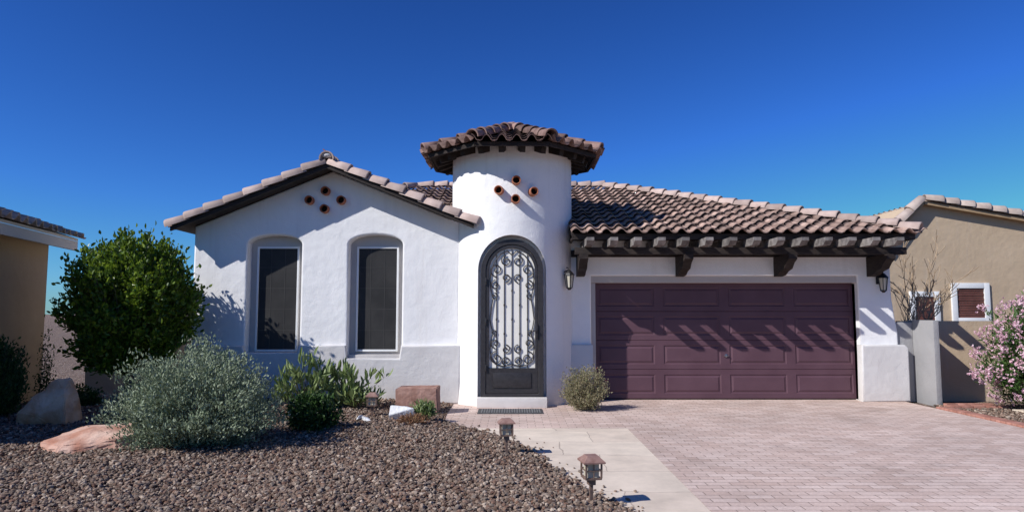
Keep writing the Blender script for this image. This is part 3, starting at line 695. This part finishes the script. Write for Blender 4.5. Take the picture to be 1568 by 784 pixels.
# ================================================================== PATH LIGHTS
def path_light(x,y,h=.38,z0=.0,lean=0):
    root=empty('path_light')
    bm=bmesh.new()
    bm_box(bm,-.013,.013,-.013,.013,-.03,h-.19)
    bm_box(bm,-.03,.03,-.03,.03,h-.24,h-.19)
    bm_box(bm,-.07,.07,-.07,.07,h-.19,h-.175)
    for a in (-1,1):
        for b in (-1,1): bm_box(bm,a*.066-.007,a*.066+.007,b*.066-.007,b*.066+.007,h-.1749,h-.0551)
    for a in (-1,1):
        bm_box(bm,-.0585,.0585,a*.066-.004,a*.066+.004,h-.12,h-.112); bm_box(bm,a*.066-.004,a*.066+.004,-.0585,.0585,h-.12,h-.112)
        bm_box(bm,-.004,.004,a*.0665-.004,a*.0665+.004,h-.1745,h-.1205); bm_box(bm,-.004,.004,a*.0665-.004,a*.0665+.004,h-.1115,h-.0555)
    bm_obj(bm,'body',M['copperd'],root)
    bm=bmesh.new(); s=.094
    v=[bm.verts.new((a*s,b*s,h-.055)) for a,b in ((-1,-1),(1,-1),(1,1),(-1,1))]; v1=[bm.verts.new((a*s,b*s,h-.043)) for a,b in ((-1,-1),(1,-1),(1,1),(-1,1))]
    v2=[bm.verts.new((a*.055,b*.055,h-.008)) for a,b in ((-1,-1),(1,-1),(1,1),(-1,1))]; v3=[bm.verts.new((a*.05,b*.05,h)) for a,b in ((-1,-1),(1,-1),(1,1),(-1,1))]
    bm.faces.new(v[::-1])
    for A,B in ((v,v1),(v1,v2),(v2,v3)):
        for i in range(4): bm.faces.new([A[i],A[(i+1)%4],B[(i+1)%4],B[i]])
    bm.faces.new(v3); bm_obj(bm,'cap',M['copper'],root)
    bm=bmesh.new(); bm_box(bm,-.05,.05,-.05,.05,h-.1745,h-.0555); bm_obj(bm,'glass',M['glass'],root)
    root.location=(x,y,z0); root.rotation_euler=(lean,lean*.6,random.uniform(-.2,.3)); return root
path_light(.66,5.85,.40,.02,.02); path_light(-.06,7.85,.40,.02,-.02); path_light(-2.08,10.3,.36,.07,.02)

# ================================================================== ROCKS
def rock(name,c,size,seed,mat,npts=16,box=.6,sub=2,disp=.05,verts=None,rot=0):
    rs=random.Random(seed); bm=bmesh.new()
    if verts:
        for v in verts: bm.verts.new(Vector(v))
    else:
        for _ in range(npts):
            v=Vector((rs.uniform(-1,1),rs.uniform(-1,1),rs.uniform(-1,1)))
            if rs.random()<box:
                k=max(abs(v.x),abs(v.y),abs(v.z)); v=v/k*rs.uniform(.85,1)
            else: v=v.normalized()
            bm.verts.new(v)
    bmesh.ops.convex_hull(bm,input=bm.verts[:])
    bmesh.ops.delete(bm,geom=[v for v in bm.verts if not v.link_faces],context='VERTS')
    bmesh.ops.bevel(bm,geom=bm.edges[:],offset=.04,segments=2,affect='EDGES')
    bmesh.ops.triangulate(bm,faces=bm.faces[:])
    for _ in range(sub): bmesh.ops.subdivide_edges(bm,edges=[e for e in bm.edges if e.calc_length()>.2],cuts=1,use_grid_fill=True); bmesh.ops.triangulate(bm,faces=bm.faces[:])
    for v in bm.verts:
        n_=noise.fractal(v.co*2.6+Vector((seed,0,0)),1,2,5); v.co+=v.co.normalized()*n_*disp
        v.co=Vector((v.co.x*size[0],v.co.y*size[1],v.co.z*size[2]))
    o=bm_obj(bm,name,mat,None,25); o.location=c; o.rotation_euler=(0,0,rot); return o
rock('boulder',(-6.5,9.75,.33),(.36,.32,.36),5,M['rocko'],verts=[(-1,-.6,-1),(-.9,.8,-1),(.9,.9,-1),(1,-.7,-1),(-.75,-.8,-.2),(-.3,-.6,.35),(.35,-.3,1.0),(.7,.2,1.05),(.85,-.5,.5),(.98,.3,.3),(.1,.7,.8),(-.6,.6,.1),(.1,-1,-.3)],disp=.09,sub=3)
rock('flat_stone',(-4.82,8.1,.15),(.60,.42,.13),12,M['rockr'],verts=[(-1,-.2,-.8),(-.5,-1,-1),(.6,-.9,-1),(1,.1,-.8),(.5,.95,-.8),(-.6,.9,-.8),(-.92,-.2,.0),(-.45,-.85,-.1),(.5,-.75,.35),(.95,.1,.5),(.45,.85,1.0),(-.5,.8,.8),(0,0,.95)],disp=.08,rot=.2,sub=3)
rock('stone_block',(-1.52,11.25,.22),(.34,.22,.20),3,M['rockb'],verts=[(-1,-1,-1),(1,-.95,-1),(1,1,-1),(-1,1,-1),(-1,-.95,.9),(.95,-1,1),(.97,.95,1),(-.95,1,.95),(0,-1.05,0)],disp=.03)
rock('white_stone',(-1.60,10.1,.16),(.20,.14,.13),8,M['rockw'],12,.3)
rock('white_stone',(-2.05,9.85,.11),(.09,.07,.05),9,M['rockw'],12,.3)
rock('white_stone',(-2.19,9.95,.11),(.06,.06,.045),19,M['rockw'],12,.3)
rock('small_stone',(-6.9,10.7,.12),(.2,.14,.09),21,M['rockr'],12,.5)
rock('small_stone',(-7.3,9.6,.10),(.14,.1,.07),25,M['rocko'],12,.5)

# ================================================================== PLANTS
tree=shrub('citrus_tree',(-6.20,11.2,.60),1.03,1.05,2.36,640,46,.080,.042,M['citrus'],zc=.50,lo=.5,spread=.045,rough=.18,sr=.008,up=.35,seed=3,origin=(-6.20,11.2,.75),curve=.1,minz=.0)
tb=[]
for k_ in range(5):
    a=k_*1.3; tb.append([(-6.2,11.2,.0),(-6.2+.03*math.cos(a),11.2+.03*math.sin(a),.5),(-6.2+.15*math.cos(a),11.2+.15*math.sin(a),.9),(-6.2+.45*math.cos(a),11.2+.45*math.sin(a),1.6)])
tube_curve('trunk',tb,.045,M['bark'],tree)
shrub('sage_bush',(-3.66,8.05,.06),1.0,.85,1.22,480,64,.038,.017,M['sage'],zc=.38,lo=.4,spread=.04,rough=.26,sr=.004,up=.7,seed=5)
shrub('sage_bush',(-4.95,9.3,.06),.5,.45,.62,120,60,.038,.017,M['sage'],zc=.38,lo=.4,spread=.04,rough=.22,sr=.004,up=.7,seed=15)
shrub('slipper_plant',(-3.35,11.1,.05),.48,.4,.98,46,9,.17,.045,M['lime'],zc=.35,lo=.45,spread=.03,rough=.2,sr=.011,up=1.0,seed=6,stem='stem')
shrub('slipper_plant',(-2.55,11.2,.05),.55,.4,.78,50,10,.17,.045,M['lime'],zc=.35,lo=.45,spread=.03,rough=.2,sr=.011,up=1.0,seed=7)
shrub('lantana_plant',(-2.62,9.15,.06),.38,.35,.48,150,34,.045,.028,M['darkleaf'],zc=.4,lo=.3,spread=.035,rough=.2,sr=.004,up=.5,seed=8)
shrub('dry_bush',(1.22,11.55,.0),.40,.38,.74,260,34,.035,.014,M['dry'],zc=.42,lo=.3,spread=.028,rough=.15,sr=.004,up=.5,seed=9,stem='twig',flowers=(M['redpet'],8,.014,1))
shrub('small_agave',(-1.28,10.2,.06),.18,.16,.26,60,10,.07,.018,M['lime'],zc=.3,lo=.3,spread=.02,sr=.004,up=.9,seed=10)
shrub('dry_grass',(-1.40,9.70,.05),.24,.2,.13,80,10,.05,.010,M['rust'],zc=.3,lo=.3,spread=.02,sr=.003,up=.7,seed=11,stem='twig')
shrub('evergreen_shrub',(-7.75,10.2,.0),.50,.5,1.34,260,56,.05,.022,M['darkleaf'],zc=.42,lo=.5,spread=.045,rough=.12,sr=.005,up=.9,seed=12)
shrub('low_plant',(-7.3,11.6,.0),.45,.3,.42,60,26,.06,.03,M['darkleaf'],zc=.35,spread=.04,sr=.005,seed=13)
shrub('climbing_vine',(-7.85,11.6,.0),.14,.10,1.4,40,20,.04,.02,M['darkleaf'],zc=.5,spread=.03,sr=.003,seed=23)
shrub('red_flower',(-4.62,9.0,.06),.12,.1,.25,24,10,.04,.02,M['darkleaf'],zc=.4,spread=.02,sr=.003,seed=24,flowers=(M['redpet'],10,.018,1))
shrub('oleander_bush',(8.85,11.3,.0),1.02,.9,1.86,420,38,.085,.022,M['oleander'],zc=.5,lo=.5,spread=.05,rough=.2,sr=.006,up=.6,seed=14,flowers=(M['pink'],330,.030,12))
def bare(name,base,h,seed):
    rs=random.Random(seed); paths=[]
    def grow(p,d,l,depth):
        pts=[tuple(p)]; q_=Vector(p)
        for i in range(5):
            d=(d+Vector((rs.uniform(-.12,.12),rs.uniform(-.12,.12),rs.uniform(-.02,.08)))).normalized(); q_=q_+d*l/5; pts.append(tuple(q_))
            if depth>0 and rs.random()<.7: grow(q_,(d+Vector((rs.uniform(-.7,.7),rs.uniform(-.7,.7),rs.uniform(-.2,.4)))).normalized(),l*.5,depth-1)
        paths.append(pts)
    for _ in range(8):
        grow(Vector(base),Vector((rs.uniform(-.3,.35),rs.uniform(-.3,.3),1)).normalized(),h*rs.uniform(.7,1),3)
    tube_curve(name,paths,.006,M['twig'],None,0)
bare('bare_shrub',(8.25,14.2,0),2.15,4)

# ================================================================== NEIGHBOURS & WALLS
NL=empty('neighboring_house')
c0=Vector((-7.15,8.2,0)); dr=Vector((-.215,1,0)).normalized(); far=4.6; out=Vector((dr.y,-dr.x,0))
def nl(a,b,z): p=c0+dr*a-out*b; return (p.x,p.y,z+.05)
wb=.38
V=[nl(-1,wb,-.05),nl(far-.25,wb,-.05),nl(far-.25,wb,2.86),nl(-1,wb,2.86),nl(far-.25,9,-.05),nl(far-.25,9,2.86),nl(-1,9,-.05),nl(-1,9,2.86),nl(far-.25,4.7,4.3),nl(-1,4.7,4.3)]
mesh_obj('walls',V,[(0,1,2,3),(1,4,5,8,2),(0,3,9,7,6),(6,7,5,4)],M['tan'],NL)
def nslab(name,b0,b1,z0,z1,a0,a1,th,mat):
    V=[nl(a0,b0,z0),nl(a1,b0,z0),nl(a1,b1,z1),nl(a0,b1,z1),nl(a0,b0,z0-th),nl(a1,b0,z0-th),nl(a1,b1,z1-th),nl(a0,b1,z1-th)]
    mesh_obj(name,V,[(0,1,2,3),(7,6,5,4),(0,4,5,1),(1,5,6,2),(2,6,7,3),(3,7,4,0)],mat,NL)
nslab('roof_deck',0,4.7,2.94,4.51,-1.2,far,.05,M['cream'])
nslab('roof_deck_back',4.7,9.4,4.51,2.94,-1.2,far,.05,M['cream'])
nslab('fascia',.0,.05,2.885,2.885,-1.2,far,.17,M['cream'])
nslab('soffit',.051,wb+.05,2.85,2.85,-1.2,far-.01,.04,M['tanlt'])
up=(-out*4.7+Vector((0,0,1.57))).normalized()
Of=Vector(nl(-1.2,-.03,2.94))
tile_field('roof_tiles',Of,dr,up,22,13,.265,.37,[],M['tilegray'],NL,r=.07)
NR=empty('neighboring_house')
ny=18.0
wo=[(9.6,0),(18,0),(18,3.25),(10.85,4.5),(10.3,3.9),(9.6,3.2)]
V=[(x,ny,z) for x,z in wo]+[(x,ny+9,z) for x,z in wo]; k_=len(wo)
mesh_obj('walls',V,[tuple(range(k_))]+[((i+1)%k_,i,k_+i,k_+(i+1)%k_) for i in range(k_)],M['tanlt'],NR)
caps('rake_tiles',[((18.2,ny-.12,3.33),(10.9,ny-.12,4.60)),((9.7,ny-.12,3.42),(10.86,ny-.12,4.60))],.15,.42,M['tilegray'],NR)
bm=bmesh.new(); obox(bm,(18.2,ny-.1,3.24),(10.85,ny-.1,4.51),.2,.08); obox(bm,(9.7,ny-.1,3.31),(10.85,ny-.1,4.51),.2,.08); bm_obj(bm,'rake_board',M['tan'],NR)
upn=Vector((-7.3,0,1.27)).normalized()
tile_field('roof_tiles',(18.3,ny,3.27),(0,1,0),upn,30,20,.28,.37,[((10.85,0,0),(-1,0,0))],M['tilegray'],NR)
def nwin(x0,x1,z0,z1):
    t=.14
    boxes('window_trim',[(x0,x0+t,ny-.06,ny+.01,z0,z1),(x1-t,x1,ny-.06,ny+.01,z0,z1),(x0+t,x1-t,ny-.06,ny+.01,z1-t,z1),(x0+t,x1-t,ny-.06,ny+.01,z0,z0+t)],M['wframe'],NR,.006)
    boxes('window_slats',[(x0+t,x1-t,ny-.02-.012*(i%2),ny-.004,z0+t+i*(z1-z0-2*t)/12,z0+t+(i+.8)*(z1-z0-2*t)/12) for i in range(12)],M['redwood'],NR)
nwin(11.55,12.55,1.35,2.40); nwin(10.45,11.23,1.25,2.18)
boxes('yard_wall',[(7.06,7.438,12.75,12.9,-.02,1.44),(7.44,7.54,12.12,12.9,-.03,1.48)],M['gray'],None,.012)
slab('yard_wall',[(7.30,12.902),(11.5,12.902),(11.5,13.05),(7.30,13.05)],-.03,1.46,M['tanlt'])
slab('garden_fence_wall',[(-8.6,13.9),(-5.7,13.9),(-5.7,14.05),(-8.6,14.05)],-.03,1.05,M['tanlt'])

D=empty('doormat')
boxes('base',[(-.56,.50,11.10,11.62,.001,.014)],M['mat'],D,.004)
bb=[]
for i in range(24):
    x=-.50+i*.041
    bb.append((x,x+.02,11.16,11.56,.0141,.021))
boxes('ribs',bb,M['matrib'],D)

# ================================================================== CAMERA / LIGHT
cam=bpy.data.cameras.new('camera'); co=bpy.data.objects.new('camera',cam); COL.objects.link(co)
cam.lens=24; cam.sensor_width=36; cam.clip_end=3000; cam.clip_start=.1
co.location=(0,0,1.6); co.rotation_euler=(math.radians(90+4.81),0,0); S.camera=co
sd=Vector((1.66,1.0,-1.46)).normalized()
sun=bpy.data.lights.new('sun','SUN'); sun.energy=5.0; sun.angle=math.radians(.5); sun.color=(1,.98,.95)
so=bpy.data.objects.new('sun',sun); COL.objects.link(so); so.rotation_euler=sd.to_track_quat('-Z','Y').to_euler(); so.location=(-8,-4,12)
w=bpy.data.worlds.new('World'); S.world=w; w.use_nodes=True; nt=w.node_tree
sky=nt.nodes.new('ShaderNodeTexSky'); sky.sky_type='NISHITA'; sky.sun_disc=False
sky.sun_elevation=math.asin(-sd.z); sky.sun_rotation=math.atan2(-sd.x,-sd.y)
sky.air_density=1.0; sky.dust_density=.1; sky.ozone_density=3.0
s1=N(nt,'ShaderNodeVectorMath',operation='SCALE'); s1.inputs['Scale'].default_value=.333; nt.links.new(sky.outputs[0],s1.inputs[0])
ga=nt.nodes.new('ShaderNodeGamma'); ga.inputs['Gamma'].default_value=1.5; nt.links.new(s1.outputs[0],ga.inputs['Color'])
s2=N(nt,'ShaderNodeVectorMath',operation='MULTIPLY'); s2.inputs[1].default_value=(.72,1.52,2.75); nt.links.new(ga.outputs[0],s2.inputs[0])
mn=N(nt,'ShaderNodeVectorMath',operation='MINIMUM'); mn.inputs[1].default_value=(4.2,4.6,7.0); nt.links.new(s2.outputs[0],mn.inputs[0])
nt.links.new(mn.outputs[0],nt.nodes['Background'].inputs['Color']); nt.nodes['Background'].inputs['Strength'].default_value=.10
S.view_settings.view_transform='Standard'; S.view_settings.look='None'; S.view_settings.exposure=0
